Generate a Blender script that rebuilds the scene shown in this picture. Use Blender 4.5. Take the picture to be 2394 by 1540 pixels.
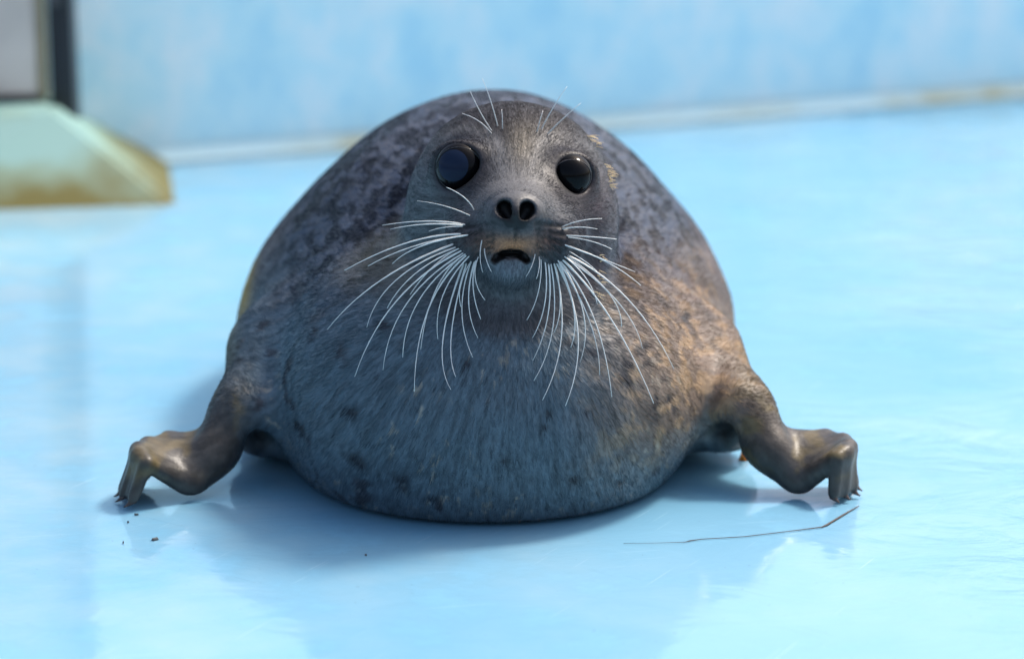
import bpy, bmesh, math
import numpy as np
from mathutils import Vector, Matrix
from mathutils.bvhtree import BVHTree

# ------------------------------------------------------------------ camera
scene = bpy.context.scene
for o in list(bpy.data.objects):
    bpy.data.objects.remove(o)
CAM = np.array([0.0, -2.5, 0.77]); PITCH = math.radians(13.0); FPX = 6200.0; CX, CY = 1196.5, 770.0
cam_d = bpy.data.cameras.new('camera'); cam = bpy.data.objects.new('camera', cam_d)
scene.collection.objects.link(cam); scene.camera = cam
cam.location = CAM; cam.rotation_euler = (math.pi/2 - PITCH, 0, 0)
cam_d.sensor_width = 36; cam_d.lens = 36*FPX/2393.0
cam_d.clip_start = 0.05; cam_d.clip_end = 500
cam_d.dof.use_dof = True; cam_d.dof.focus_distance = 2.545; cam_d.dof.aperture_fstop = 2.9
scene.render.resolution_x = 1024; scene.render.resolution_y = 658

# ------------------------------------------------------------------ sky, sun, exposure
SUN_EL, SUN_AZ = math.radians(55), math.radians(56)      # azimuth from +Y (behind the seal) towards +X
world = bpy.data.worlds.new('World'); scene.world = world; world.use_nodes = True
nt = world.node_tree
sky = nt.nodes.new('ShaderNodeTexSky'); sky.sky_type = 'NISHITA'; sky.sun_disc = False
sky.sun_elevation = SUN_EL; sky.sun_rotation = SUN_AZ
sky.air_density = 1.0; sky.dust_density = 5.0; sky.ozone_density = 1.0
bg = nt.nodes['Background']; bg.inputs['Strength'].default_value = 0.135
nt.links.new(sky.outputs[0], bg.inputs['Color'])
sun_d = bpy.data.lights.new('sun', 'SUN'); sun = bpy.data.objects.new('sun', sun_d)
scene.collection.objects.link(sun)
sun_d.energy = 2.0; sun_d.angle = math.radians(10); sun_d.color = (1.0, 0.93, 0.84)
sdir = Vector((math.sin(SUN_AZ)*math.cos(SUN_EL), math.cos(SUN_AZ)*math.cos(SUN_EL), math.sin(SUN_EL)))
sun.rotation_euler = sdir.to_track_quat('Z', 'Y').to_euler()
vs = scene.view_settings
vs.view_transform = 'Standard'; vs.look = 'None'; vs.gamma = 1.0; vs.use_curve_mapping = False
vs.exposure = 0.82

# ------------------------------------------------------------------ helpers
def P(px, py, y):
    """world point on the sight line of a spot of the photograph, at depth y (metres)"""
    dx, dy = (px-CX)/FPX, (CY-py)/FPX
    d = np.array([dx, math.cos(PITCH)+dy*math.sin(PITCH), -math.sin(PITCH)+dy*math.cos(PITCH)])
    return CAM + d*((y-CAM[1])/d[1])
def G(px, py, z=0.0):
    """world point on the sight line at height z"""
    dx, dy = (px-CX)/FPX, (CY-py)/FPX
    d = np.array([dx, math.cos(PITCH)+dy*math.sin(PITCH), -math.sin(PITCH)+dy*math.cos(PITCH)])
    return CAM + d*((z-CAM[2])/d[2])
def ray(px, py):
    dx, dy = (px-CX)/FPX, (CY-py)/FPX
    return Vector((dx, math.cos(PITCH)+dy*math.sin(PITCH), -math.sin(PITCH)+dy*math.cos(PITCH))).normalized()

COL = scene.collection
def link(name, mesh, mat=None, parent=None, smooth=True):
    o = bpy.data.objects.new(name, mesh); COL.objects.link(o)
    if mat: mesh.materials.append(mat)
    if parent: o.parent = parent
    if smooth and hasattr(mesh, 'polygons'):
        mesh.polygons.foreach_set('use_smooth', [True]*len(mesh.polygons))
    return o
def from_bm(name, bm, mat=None, parent=None, smooth=True):
    m = bpy.data.meshes.new(name); bm.normal_update(); bm.to_mesh(m); bm.free()
    return link(name, m, mat, parent, smooth)
def tag(o, label, cat, group=None, kind=None):
    o['label'] = label; o['category'] = cat
    if group: o['group'] = group
    if kind: o['kind'] = kind
    return o
def nodes(name):
    m = bpy.data.materials.new(name); m.use_nodes = True
    return m, m.node_tree.nodes, m.node_tree.links, m.node_tree.nodes['Principled BSDF']
def N(ns, t, **kw):
    n = ns.new(t)
    for k, v in kw.items():
        if k in n.inputs: n.inputs[k].default_value = v
        else: setattr(n, k, v)
    return n
def ramp(ns, stops):
    r = ns.new('ShaderNodeValToRGB'); e = r.color_ramp.elements
    while len(e) < len(stops): e.new(0.5)
    for s, (p, c) in zip(e, stops):
        s.position = p; s.color = (*c, 1) if len(c) == 3 else c
    return r

# numpy noise, used for coat colours
rng = np.random.default_rng(7)
TAB = rng.random((64, 64, 64)).astype(np.float32)
def vnoise(p, seed=0):
    p = p + seed*17.31
    i = np.floor(p).astype(np.int64); f = (p-i).astype(np.float32); f = f*f*(3-2*f)
    i &= 63; j = (i+1) & 63
    x0, y0, z0 = i.T; x1, y1, z1 = j.T; fx, fy, fz = f.T
    def L(a, b, t): return a+(b-a)*t
    return L(L(L(TAB[x0,y0,z0], TAB[x1,y0,z0], fx), L(TAB[x0,y1,z0], TAB[x1,y1,z0], fx), fy),
             L(L(TAB[x0,y0,z1], TAB[x1,y0,z1], fx), L(TAB[x0,y1,z1], TAB[x1,y1,z1], fx), fy), fz)
def fbm(p, seed=0, octv=3):
    s = 0; a = 0.5; t = 0
    for k in range(octv):
        s = s + a*vnoise(p*2**k, seed+k*3); t += a; a *= 0.5
    return s/t
def sst(a, b, x):
    t = np.clip((x-a)/(b-a), 0, 1); return t*t*(3-2*t)

# ------------------------------------------------------------------ floor
FLOOR_C = (0.20, 0.50, 0.80)
def mat_floor():
    m, ns, ln, b = nodes('wet_blue_floor_paint')
    tc = N(ns, 'ShaderNodeTexCoord')
    n1 = N(ns, 'ShaderNodeTexNoise', Scale=2.2, Detail=6.0, Roughness=0.6)
    n2 = N(ns, 'ShaderNodeTexNoise', Scale=9.0, Detail=8.0, Roughness=0.65)
    ln.new(tc.outputs['Object'], n1.inputs['Vector']); ln.new(tc.outputs['Object'], n2.inputs['Vector'])
    r1 = ramp(ns, [(0.30, (0.155, 0.39, 0.57)), (0.55, (0.195, 0.43, 0.60)), (0.75, (0.27, 0.48, 0.61))])
    ln.new(n1.outputs['Fac'], r1.inputs[0])
    # greyish, faintly yellow grime towards the left rear
    grime = ramp(ns, [(0.42, (0, 0, 0)), (0.70, (1, 1, 1))]); ln.new(n2.outputs['Fac'], grime.inputs[0])
    sx = N(ns, 'ShaderNodeSeparateXYZ'); ln.new(tc.outputs['Object'], sx.inputs[0])
    gx = N(ns, 'ShaderNodeMapRange'); gx.inputs[1].default_value = 0.1; gx.inputs[2].default_value = -0.9
    ln.new(sx.outputs[0], gx.inputs[0])
    gm = N(ns, 'ShaderNodeMath', operation='MULTIPLY'); ln.new(grime.outputs[0], gm.inputs[0]); ln.new(gx.outputs[0], gm.inputs[1])
    gm2 = N(ns, 'ShaderNodeMath', operation='MULTIPLY'); ln.new(gm.outputs[0], gm2.inputs[0]); gm2.inputs[1].default_value = 0.55
    mx = N(ns, 'ShaderNodeMixRGB'); mx.inputs[2].default_value = (0.42, 0.52, 0.56, 1)
    ln.new(gm2.outputs[0], mx.inputs[0]); ln.new(r1.outputs[0], mx.inputs[1])
    # fine scuffs and specks
    n3 = N(ns, 'ShaderNodeTexNoise', Scale=160.0, Detail=3.0); ln.new(tc.outputs['Object'], n3.inputs['Vector'])
    sp = ramp(ns, [(0.26, (1, 1, 1)), (0.31, (0, 0, 0))]); ln.new(n3.outputs['Fac'], sp.inputs[0])
    spm = N(ns, 'ShaderNodeMath', operation='MULTIPLY'); ln.new(sp.outputs[0], spm.inputs[0]); spm.inputs[1].default_value = 0.35
    mx2 = N(ns, 'ShaderNodeMixRGB'); mx2.inputs[2].default_value = (0.10, 0.16, 0.22, 1)
    ln.new(spm.outputs[0], mx2.inputs[0]); ln.new(mx.outputs[0], mx2.inputs[1])
    cur = mx2
    for ang, sc, col, amt in ((0.5, (260, 7, 1), (0.42, 0.62, 0.76, 1), 0.5), (-0.9, (310, 9, 1), (0.10, 0.22, 0.36, 1), 0.35), (1.35, (220, 6, 1), (0.40, 0.60, 0.74, 1), 0.4)):
        rt = N(ns, 'ShaderNodeMapping'); rt.inputs['Rotation'].default_value = (0, 0, ang); ln.new(tc.outputs['Object'], rt.inputs[0])
        s_ = N(ns, 'ShaderNodeMapping'); s_.inputs['Scale'].default_value = sc; ln.new(rt.outputs[0], s_.inputs[0])
        sn = N(ns, 'ShaderNodeTexNoise', Scale=1.0, Detail=1.0); ln.new(s_.outputs[0], sn.inputs['Vector'])
        sr = ramp(ns, [(0.735, (0, 0, 0)), (0.79, (1, 1, 1))]); ln.new(sn.outputs['Fac'], sr.inputs[0])
        sm = N(ns, 'ShaderNodeMath', operation='MULTIPLY'); ln.new(sr.outputs[0], sm.inputs[0]); sm.inputs[1].default_value = amt
        mm = N(ns, 'ShaderNodeMixRGB'); mm.inputs[2].default_value = col; ln.new(sm.outputs[0], mm.inputs[0]); ln.new(cur.outputs[0], mm.inputs[1]); cur = mm
    ln.new(cur.outputs[0], b.inputs['Base Color'])
    b.inputs['Roughness'].default_value = 0.55; b.inputs['Specular IOR Level'].default_value = 0.2
    # film of water: clear coat, rippled to the right, calm round the seal
    b.inputs['Coat Weight'].default_value = 1.0; b.inputs['Coat IOR'].default_value = 1.50
    b.inputs['Coat Roughness'].default_value = 0.02
    mp = N(ns, 'ShaderNodeMapping'); mp.inputs['Scale'].default_value = (1.0, 1.6, 1); ln.new(tc.outputs['Object'], mp.inputs[0])
    w = N(ns, 'ShaderNodeTexNoise', Scale=7.5, Detail=5.0, Roughness=0.6, Distortion=1.2); ln.new(mp.outputs[0], w.inputs['Vector'])
    rx = N(ns, 'ShaderNodeMapRange'); rx.inputs[1].default_value = 0.28; rx.inputs[2].default_value = 0.75
    ln.new(sx.outputs[0], rx.inputs[0])
    ra = N(ns, 'ShaderNodeMath', operation='MULTIPLY_ADD'); ra.inputs[1].default_value = 0.95; ra.inputs[2].default_value = 0.05
    pn = N(ns, 'ShaderNodeTexNoise', Scale=2.4, Detail=3.0); ln.new(tc.outputs['Object'], pn.inputs['Vector'])
    pr = ramp(ns, [(0.42, (0.05, 0.05, 0.05)), (0.60, (1, 1, 1))]); ln.new(pn.outputs['Fac'], pr.inputs[0])
    pm = N(ns, 'ShaderNodeMath', operation='MULTIPLY'); ln.new(rx.outputs[0], pm.inputs[0]); ln.new(pr.outputs[0], pm.inputs[1])
    ln.new(pm.outputs[0], ra.inputs[0])
    cw = ramp(ns, [(0.33, (0.55, 0.55, 0.55)), (0.46, (1, 1, 1))]); ln.new(n2.outputs['Fac'], cw.inputs[0]); ln.new(cw.outputs[0], b.inputs['Coat Weight'])
    bp = N(ns, 'ShaderNodeBump', Distance=0.02); ln.new(ra.outputs[0], bp.inputs['Strength']); ln.new(w.outputs['Fac'], bp.inputs['Height'])
    ln.new(bp.outputs[0], b.inputs['Coat Normal'])
    bp2 = N(ns, 'ShaderNodeBump', Strength=0.08, Distance=0.004); ln.new(n2.outputs['Fac'], bp2.inputs['Height'])
    ln.new(bp2.outputs[0], b.inputs['Normal'])
    return m
bm = bmesh.new()
bmesh.ops.create_grid(bm, x_segments=8, y_segments=8, size=30)
floor = from_bm('floor', bm, mat_floor(), smooth=False); floor['kind'] = 'structure'
floor['label'] = 'wet pale blue painted pool floor'

# ------------------------------------------------------------------ wall at the back
WA, WB = G(280, 385), G(2393, 222)          # foot of the wall, left and right
wdir = (WB-WA)[:2]; wlen = np.linalg.norm(wdir); wdir = wdir/wlen; wn = np.array([wdir[1], -wdir[0]])  # towards camera
def wpt(s, out, z): return (WA[0]+wdir[0]*s+wn[0]*out, WA[1]+wdir[1]*s+wn[1]*out, z)
def mat_wall():
    m, ns, ln, b = nodes('blue_wall_paint')
    tc = N(ns, 'ShaderNodeTexCoord')
    mp = N(ns, 'ShaderNodeMapping'); mp.inputs['Scale'].default_value = (1.1, 1.0, 0.85); ln.new(tc.outputs['Object'], mp.inputs[0])
    n1 = N(ns, 'ShaderNodeTexNoise', Scale=7.0, Detail=7.0, Roughness=0.7); ln.new(mp.outputs[0], n1.inputs['Vector'])
    r = ramp(ns, [(0.34, (0.49, 0.80, 0.92)), (0.48, (0.63, 0.89, 0.95)), (0.64, (0.84, 0.94, 0.95))])
    ln.new(n1.outputs['Fac'], r.inputs[0]); ln.new(r.outputs[0], b.inputs['Base Color'])
    b.inputs['Roughness'].default_value = 0.6
    bp = N(ns, 'ShaderNodeBump', Strength=0.3, Distance=0.01); ln.new(n1.outputs['Fac'], bp.inputs['Height']); ln.new(bp.outputs[0], b.inputs['Normal'])
    return m
def mat_coving():
    m, ns, ln, b = nodes('pale_coving')
    tc = N(ns, 'ShaderNodeTexCoord')
    n1 = N(ns, 'ShaderNodeTexNoise', Scale=2.6, Detail=5.0, Roughness=0.6); ln.new(tc.outputs['Object'], n1.inputs['Vector'])
    sx = N(ns, 'ShaderNodeSeparateXYZ'); ln.new(tc.outputs['Object'], sx.inputs[0])
    h = N(ns, 'ShaderNodeMapRange'); h.inputs[1].default_value = 0.034; h.inputs[2].default_value = 0.010
    ln.new(sx.outputs[2], h.inputs[0])
    r = ramp(ns, [(0.40, (0, 0, 0)), (0.58, (1, 1, 1))]); ln.new(n1.outputs['Fac'], r.inputs[0])
    px_ = ramp(ns, [(0.0, (0, 0, 0)), (0.30, (0.0, 0, 0)), (0.36, (1, 1, 1)), (0.40, (0.7, 0.7, 0.7)), (0.48, (.35, .35, .35)), (0.62, (.1, .1, .1)), (0.80, (1, 1, 1))])
    mr_ = N(ns, 'ShaderNodeMapRange'); mr_.inputs[1].default_value = -1.2; mr_.inputs[2].default_value = 1.3; ln.new(sx.outputs[0], mr_.inputs[0])
    ln.new(mr_.outputs[0], px_.inputs[0])
    m0 = N(ns, 'ShaderNodeMath', operation='MULTIPLY'); ln.new(px_.outputs[0], m0.inputs[0]); ln.new(r.outputs[0], m0.inputs[1])
    mu = N(ns, 'ShaderNodeMath', operation='MULTIPLY'); ln.new(h.outputs[0], mu.inputs[0]); ln.new(m0.outputs[0], mu.inputs[1])
    mx = N(ns, 'ShaderNodeMixRGB'); mx.inputs[1].default_value = (0.55, 0.76, 0.80, 1); mx.inputs[2].default_value = (0.40, 0.33, 0.10, 1)
    ln.new(mu.outputs[0], mx.inputs[0]); ln.new(mx.outputs[0], b.inputs['Base Color'])
    b.inputs['Roughness'].default_value = 0.6
    return m
def slab(name, s0, s1, o0, o1, z0, z1, mat, parent=None, seg=1, bevel=0.0):
    bm = bmesh.new(); v = {}
    for i, s in enumerate((s0, s1)):
        for j, o in enumerate((o0, o1)):
            for k, z in enumerate((z0, z1)):
                v[i, j, k] = bm.verts.new(wpt(s, o, z))
    for f in (((0,0,0),(0,1,0),(0,1,1),(0,0,1)), ((1,0,0),(1,0,1),(1,1,1),(1,1,0)), ((0,0,0),(1,0,0),(1,1,0),(0,1,0)),
              ((0,0,1),(0,1,1),(1,1,1),(1,0,1)), ((0,0,0),(0,0,1),(1,0,1),(1,0,0)), ((0,1,0),(1,1,0),(1,1,1),(0,1,1))):
        bm.faces.new([v[q] for q in f])
    bmesh.ops.recalc_face_normals(bm, faces=bm.faces)
    if bevel: bmesh.ops.bevel(bm, geom=bm.edges[:], offset=bevel, segments=2, affect='EDGES')
    return from_bm(name, bm, mat, parent, smooth=False)
WALL_H = 0.75
wall = slab('pool_wall', -3.0, 6.0, -0.22, 0.0, -0.05, WALL_H, mat_wall(), bevel=0.012)
tag(wall, 'pale blue painted wall running across behind the seal', 'wall')
# coving: a rounded pale fillet where wall meets floor
bm = bmesh.new(); prof = []
for k in range(7):
    a = k/6*math.pi/2; prof.append((0.030*(1-math.sin(a)), 0.026*(1-math.cos(a))))
prof = [(0.004+o, z+0.003) for o, z in prof]
ss = np.linspace(-2.9, 5.9, 60); rows = []
for s in ss:
    rows.append([bm.verts.new(wpt(s, o, z)) for o, z in prof])
for a, b in zip(rows[:-1], rows[1:]):
    for k in range(6): bm.faces.new((a[k], b[k], b[k+1], a[k+1]))
coving = from_bm('coving', bm, mat_coving(), wall)
coving['label'] = 'pale fillet with yellow algae stains along the foot of the wall'

# ------------------------------------------------------------------ gate panel, post and plinth at the left rear
def plain(name, c, rough=0.5, metal=0.0, nscale=8.0, var=0.15):
    m, ns, ln, b = nodes(name)
    tc = N(ns, 'ShaderNodeTexCoord'); n = N(ns, 'ShaderNodeTexNoise', Scale=nscale, Detail=5.0, Roughness=0.6)
    ln.new(tc.outputs['Object'], n.inputs['Vector'])
    r = ramp(ns, [(0.3, tuple(x*(1-var) for x in c)), (0.7, tuple(min(1, x*(1+var)) for x in c))])
    ln.new(n.outputs['Fac'], r.inputs[0]); ln.new(r.outputs[0], b.inputs['Base Color'])
    b.inputs['Roughness'].default_value = rough; b.inputs['Metallic'].default_value = metal
    return m
def hexa(name, pts, mat, parent=None, bevel=0.0):
    """pts: 4 bottom then 4 top corners, same order round"""
    bm = bmesh.new(); v = [bm.verts.new(p) for p in pts]
    for f in ((0,3,2,1), (4,5,6,7), (0,1,5,4), (1,2,6,5), (2,3,7,6), (3,0,4,7)): bm.faces.new([v[i] for i in f])
    bmesh.ops.recalc_face_normals(bm, faces=bm.faces)
    if bevel: bmesh.ops.bevel(bm, geom=bm.edges[:], offset=bevel, segments=3, affect='EDGES')
    return from_bm(name, bm, mat, parent, smooth=False)
def mat_plinth():
    m, ns, ln, b = nodes('mint_concrete')
    tc = N(ns, 'ShaderNodeTexCoord'); n = N(ns, 'ShaderNodeTexNoise', Scale=5.5, Detail=6.0, Roughness=0.6)
    ln.new(tc.outputs['Object'], n.inputs['Vector'])
    sx = N(ns, 'ShaderNodeSeparateXYZ'); ln.new(tc.outputs['Object'], sx.inputs[0])
    h = N(ns, 'ShaderNodeMapRange'); h.inputs[1].default_value = 0.09; h.inputs[2].default_value = 0.0
    ln.new(sx.outputs[2], h.inputs[0])
    ad = N(ns, 'ShaderNodeMath', operation='MULTIPLY_ADD'); ln.new(h.outputs[0], ad.inputs[0]); ad.inputs[1].default_value = 0.45
    ln.new(n.outputs['Fac'], ad.inputs[2])
    r = ramp(ns, [(0.42, (0.23, 0.40, 0.37)), (0.60, (0.20, 0.29, 0.21)), (0.84, (0.12, 0.105, 0.015))]); ln.new(ad.outputs[0], r.inputs[0])
    ln.new(r.outputs[0], b.inputs['Base Color']); b.inputs['Roughness'].default_value = 0.65
    return m
a = G(-260, 505); b_ = G(455, 484); back = 0.55
ptop = 0.235
t_r = P(125, 250, b_[1]+0.16); ptop = t_r[2]
plinth = hexa('concrete_plinth', [(a[0], a[1], -0.02), (b_[0], b_[1], -0.02), (b_[0]*1.16, b_[1]+back, -0.02), (a[0], a[1]+back, -0.02),
      (a[0], a[1]+0.14, ptop), (t_r[0], t_r[1], ptop), (t_r[0]*1.12, b_[1]+back, ptop), (a[0], a[1]+back, ptop)], mat_plinth(), bevel=0.012)
tag(plinth, 'pale mint concrete plinth with sloping side and yellow algae along its foot', 'plinth')
yb = t_r[1]+0.05
xr = P(104, 150, yb)[0]; xl = P(-230, 150, yb)[0]
gate = bpy.data.objects.new('metal_panel', None); COL.objects.link(gate); gate.location = (0, 0, 0)
tag(gate, 'pinkish grey metal panel with tan edge trim standing on the mint plinth', 'panel')
hexa('panel_sheet', [(xl, yb, ptop+0.012), (xr-0.012, yb, ptop+0.012), (xr-0.012, yb+0.03, ptop+0.012), (xl, yb+0.03, ptop+0.012),
      (xl, yb, 1.15), (xr-0.012, yb, 1.15), (xr-0.012, yb+0.03, 1.15), (xl, yb+0.03, 1.15)], plain('panel_grey', (0.82, 0.64, 0.54), 0.5, 0.0, 3.0, 0.2), gate, 0.004)
hexa('edge_trim', [(xr-0.010, yb-0.004, ptop+0.005), (xr, yb-0.004, ptop+0.005), (xr, yb+0.034, ptop+0.005), (xr-0.010, yb+0.034, ptop+0.005),
      (xr-0.010, yb-0.004, 1.155), (xr, yb-0.004, 1.155), (xr, yb+0.034, 1.155), (xr-0.010, yb+0.034, 1.155)], plain('tan_trim', (0.34, 0.27, 0.16), 0.5), gate, 0.002)
hexa('bottom_rail', [(xl, yb-0.006, ptop+0.001), (xr-0.011, yb-0.006, ptop+0.001), (xr-0.011, yb+0.036, ptop+0.001), (xl, yb+0.036, ptop+0.001),
      (xl, yb-0.006, ptop+0.011), (xr-0.011, yb-0.006, ptop+0.011), (xr-0.011, yb+0.036, ptop+0.011), (xl, yb+0.036, ptop+0.011)], plain('rail_brown', (0.10, 0.08, 0.07), 0.5), gate)
post = bpy.data.objects.new('dark_post', None); COL.objects.link(post)
tag(post, 'dark square post between the grey panel and the blue wall', 'post')
xa = xr+0.004; yc = yb+0.02
xb0 = P(176, 270, yc)[0]; xb1 = P(166, 0, yc)[0]; zc = P(140, 290, yc)[2]
hexa('post_body', [(xa, yc, 0.0), (xb0, yc, 0.0), (xb0, yc+0.07, 0.0), (xa, yc+0.07, 0.0),
      (xa, yc, 1.2), (xb1-0.01, yc, 1.2), (xb1-0.01, yc+0.07, 1.2), (xa, yc+0.07, 1.2)], plain('post_black', (0.012, 0.012, 0.018), 0.35), post, 0.006)
hexa('post_strip', [(xa+0.008, yc-0.006, 0.30), (xa+0.020, yc-0.006, 0.30), (xa+0.020, yc-0.001, 0.30), (xa+0.008, yc-0.001, 0.30),
      (xa+0.008, yc-0.006, 1.18), (xa+0.020, yc-0.006, 1.18), (xa+0.020, yc-0.001, 1.18), (xa+0.008, yc-0.001, 1.18)], plain('strip_grey', (0.12, 0.11, 0.12), 0.3), post)

# ------------------------------------------------------------------ the seal: one continuous surface from a smooth distance field
def axis(start, segs):
    out = [start]
    for end, step in segs:
        n = max(1, int(round((end-out[-1])/step)))
        out += list(np.linspace(out[-1], end, n+1)[1:])
    return np.array(out, dtype=np.float32)
AX = axis(-0.435, [(-0.27, .003), (-0.118, .005), (0.122, .0017), (0.25, .005), (0.40, .003)])
AY = axis(-0.075, [(0.165, .0019), (0.36, .004), (1.56, .012)])
AZ = axis(-0.012, [(0.10, .003), (0.225, .0036), (0.42, .0017)])
F = np.full((len(AX), len(AY), len(AZ)), 1.0, dtype=np.float32)
def box(lo, hi):
    s = []
    for A, l, h in zip((AX, AY, AZ), lo, hi):
        i0 = max(0, int(np.searchsorted(A, l))-1); i1 = min(len(A), int(np.searchsorted(A, h))+1)
        s.append(slice(i0, max(i1, i0)))
    return tuple(s)
def grids(s): return AX[s[0]][:, None, None], AY[s[1]][None, :, None], AZ[s[2]][None, None, :]
def smin(a, b, k):
    h = np.maximum(k-np.abs(a-b), 0)/k
    return np.minimum(a, b)-h*h*k*0.25
def smax(a, b, k): return -smin(-a, -b, k)
def d_ell(x, y, z, c, r, R=None):
    x = x-np.float32(c[0]); y = y-np.float32(c[1]); z = z-np.float32(c[2])
    if R is not None:
        R = np.asarray(R, dtype=np.float32)
        x, y, z = (R[0,0]*x+R[1,0]*y+R[2,0]*z, R[0,1]*x+R[1,1]*y+R[2,1]*z, R[0,2]*x+R[1,2]*y+R[2,2]*z)
    x = x/np.float32(r[0]); y = y/np.float32(r[1]); z = z/np.float32(r[2])
    k0 = np.sqrt(x*x+y*y+z*z)+1e-6
    k1 = np.sqrt((x/np.float32(r[0]))**2+(y/np.float32(r[1]))**2+(z/np.float32(r[2]))**2)+1e-6
    return k0*(k0-1)/k1
def ell(c, r, k=0.02, R=None, op='add', pad=None):
    m = max(r)+ (pad if pad else 0.05+k)
    s = box([c[i]-m for i in range(3)], [c[i]+m for i in range(3)])
    d = d_ell(*grids(s), c, r, R).astype(np.float32)
    F[s] = smin(F[s], d, k) if op == 'add' else smax(F[s], -d, k)
def cone(a, b, ra, rb, k=0.02, op='add', flat=None):
    """tapered capsule a->b"""
    a = np.asarray(a, dtype=np.float32); b = np.asarray(b, dtype=np.float32); m = max(ra, rb)+0.03+k
    s = box(np.minimum(a, b)-m, np.maximum(a, b)+m); x, y, z = grids(s)
    ab = b-a; L = float(ab@ab)
    t = np.clip(((x-a[0])*ab[0]+(y-a[1])*ab[1]+(z-a[2])*ab[2])/L, 0, 1)
    d = np.sqrt((x-a[0]-t*ab[0])**2+(y-a[1]-t*ab[1])**2+(z-a[2]-t*ab[2])**2)-(ra+(rb-ra)*t)
    d = d.astype(np.float32)
    F[s] = smin(F[s], d, k) if op == 'add' else smax(F[s], -d, k)
def rotx(a): return np.array(Matrix.Rotation(a, 3, 'X'))
def rotz(a): return np.array(Matrix.Rotation(a, 3, 'Z'))

# trunk
ell((-0.030, 0.47, 0.080), (0.284, 0.43, 0.228), 0.05)
ell((-0.028, 0.46, 0.165), (0.198, 0.36, 0.190), 0.05)
ell((-0.025, 0.132, 0.096), (0.209, 0.188, 0.160), 0.08)
ell((0.00, 0.88, 0.09), (0.21, 0.48, 0.17), 0.10)
cone((0.0, 1.15, 0.08), (0.0, 1.36, 0.055), 0.085, 0.05, 0.08)
for sx_ in (-1, 1):
    ell((sx_*0.07, 1.43, 0.05), (0.055, 0.11, 0.028), 0.03, rotz(-sx_*0.35))
# throat and neck
cone(P(1192, 590, 0.130), P(1175, 850, 0.150), 0.072, 0.135, 0.055)
ell(P(1190, 640, 0.150), (0.094, 0.085, 0.075), 0.04)
cone(P(1192, 480, 0.17), (-0.012, 0.35, 0.19), 0.072, 0.120, 0.05)
# skull and cheeks
ell(P(1195, 445, 0.145), (0.0985, 0.115, 0.089), 0.018)
ell(P(1066, 520, 0.115), (0.046, 0.065, 0.058), 0.03)
ell(P(1330, 520, 0.115), (0.046, 0.065, 0.058), 0.03)
# snout, pads, nose, chin
ell(P(1204, 500, 0.045), (0.052, 0.085, 0.040), 0.05, rotx(-0.05))
ell(P(1134, 554, 0.012), (0.037, 0.042, 0.030), 0.016, rotz(0.25))
ell(P(1277, 560, 0.012), (0.037, 0.042, 0.030), 0.016, rotz(-0.25))
ell(P(1205, 492, -0.016), (0.026, 0.030, 0.0195), 0.016)
ell(P(1193, 618, 0.020), (0.025, 0.046, 0.019), 0.016)
ell(P(1193, 655, 0.075), (0.052, 0.050, 0.040), 0.05)
def surf_y(px, py):
    """first crossing of the field along the sight line"""
    d = np.array(ray(px, py)); t = np.linspace(2.3, 3.3, 2500)
    p = CAM[None]+t[:, None]*d[None]
    i = np.clip(np.searchsorted(AX, p[:, 0]), 0, len(AX)-1); j = np.clip(np.searchsorted(AY, p[:, 1]), 0, len(AY)-1); k = np.clip(np.searchsorted(AZ, p[:, 2]), 0, len(AZ)-1)
    v = F[i, j, k]; h = np.nonzero(v < 0)[0]
    return p[h[0]] if len(h) else None
CREASES = []
def groove(pts, r, k):
    q = [surf_y(a, b) for a, b in pts]; CREASES.append(q)
    for a, b in zip(q[:-1], q[1:]): cone(a, b, r, r, k, 'sub')
# mouth: upper lip arches over a dark gap above the lower lip
MOUTH = [(1156, 604), (1164, 596), (1177, 590), (1194, 587), (1211, 589), (1223, 596), (1231, 604)]
q = [surf_y(a, b) for a, b in MOUTH]
for a, b in zip(q[:-1], q[1:]):
    for dep in (0.0, 0.007): cone(a+np.array([0, dep, -0.001]), b+np.array([0, dep, -0.001]), 0.0030, 0.0030, 0.004, 'sub')
q = surf_y(1194, 596); ell(q+np.array([0, .004, 0]), (.0125, .010, .0032), 0.003, None, 'sub')
groove([(1205, 520), (1205, 545), (1203, 572)], 0.0016, 0.004)
# creases running back over the whisker pads
for sgn, cx_ in ((-1, 1160), (1, 1250)):
    for k_ in range(6):
        y0_ = 520+k_*14
        groove([(cx_+sgn*(4+k_*2), y0_+4), (cx_+sgn*32, y0_+6+k_*2), (cx_+sgn*(70-k_*3), y0_+10+k_*5)], 0.0020, 0.0035)
# nostrils
NOSTRILS = ((1178, 487, 1194, 514, .0080, .0046), (1232, 490, 1216, 517, .0083, .0044))
for ax_, ay_, bx_, by_, ra, rb in NOSTRILS:
    for dep in (-0.060, -0.050, -0.038, -0.026):
        cone(P(ax_, ay_, dep), P(bx_, by_, dep), ra, rb, 0.003, 'sub')
# fore-limbs
def paw(tips, knucks, wrist, w_r):
    for i, ((kx, ky, kz), (tx, ty, tz), w) in enumerate(zip(knucks, tips, wrist)):
        cone(w, (kx, ky, kz), w_r, 0.0074, 0.005 if i == 0 else 0.011)
        cone((kx, ky, kz), (tx, ty, tz), 0.0074, 0.0058, 0.004 if i == 0 else 0.010)
        if i:            # web between neighbouring digits
            h = lambda A: tuple((A[i][q]+A[i-1][q])/2 for q in range(3))
            cone(h(wrist), h(knucks), w_r*0.7, 0.0050, 0.010); cone(h(knucks), h(tips), 0.0056, 0.0030, 0.005)
TIPS = {}
def limb(pts):
    for (a, ra), (b, rb), k in zip(pts[:-1], pts[1:], (0.008, 0.02, 0.05)): cone(a, b, ra, rb, k)
limb([((-.324, .078, .0168), .0165), (P(494, 1066, .100), .0188), (P(574, 965, .135), .0250), (P(655, 845, .225), .058)])
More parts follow.
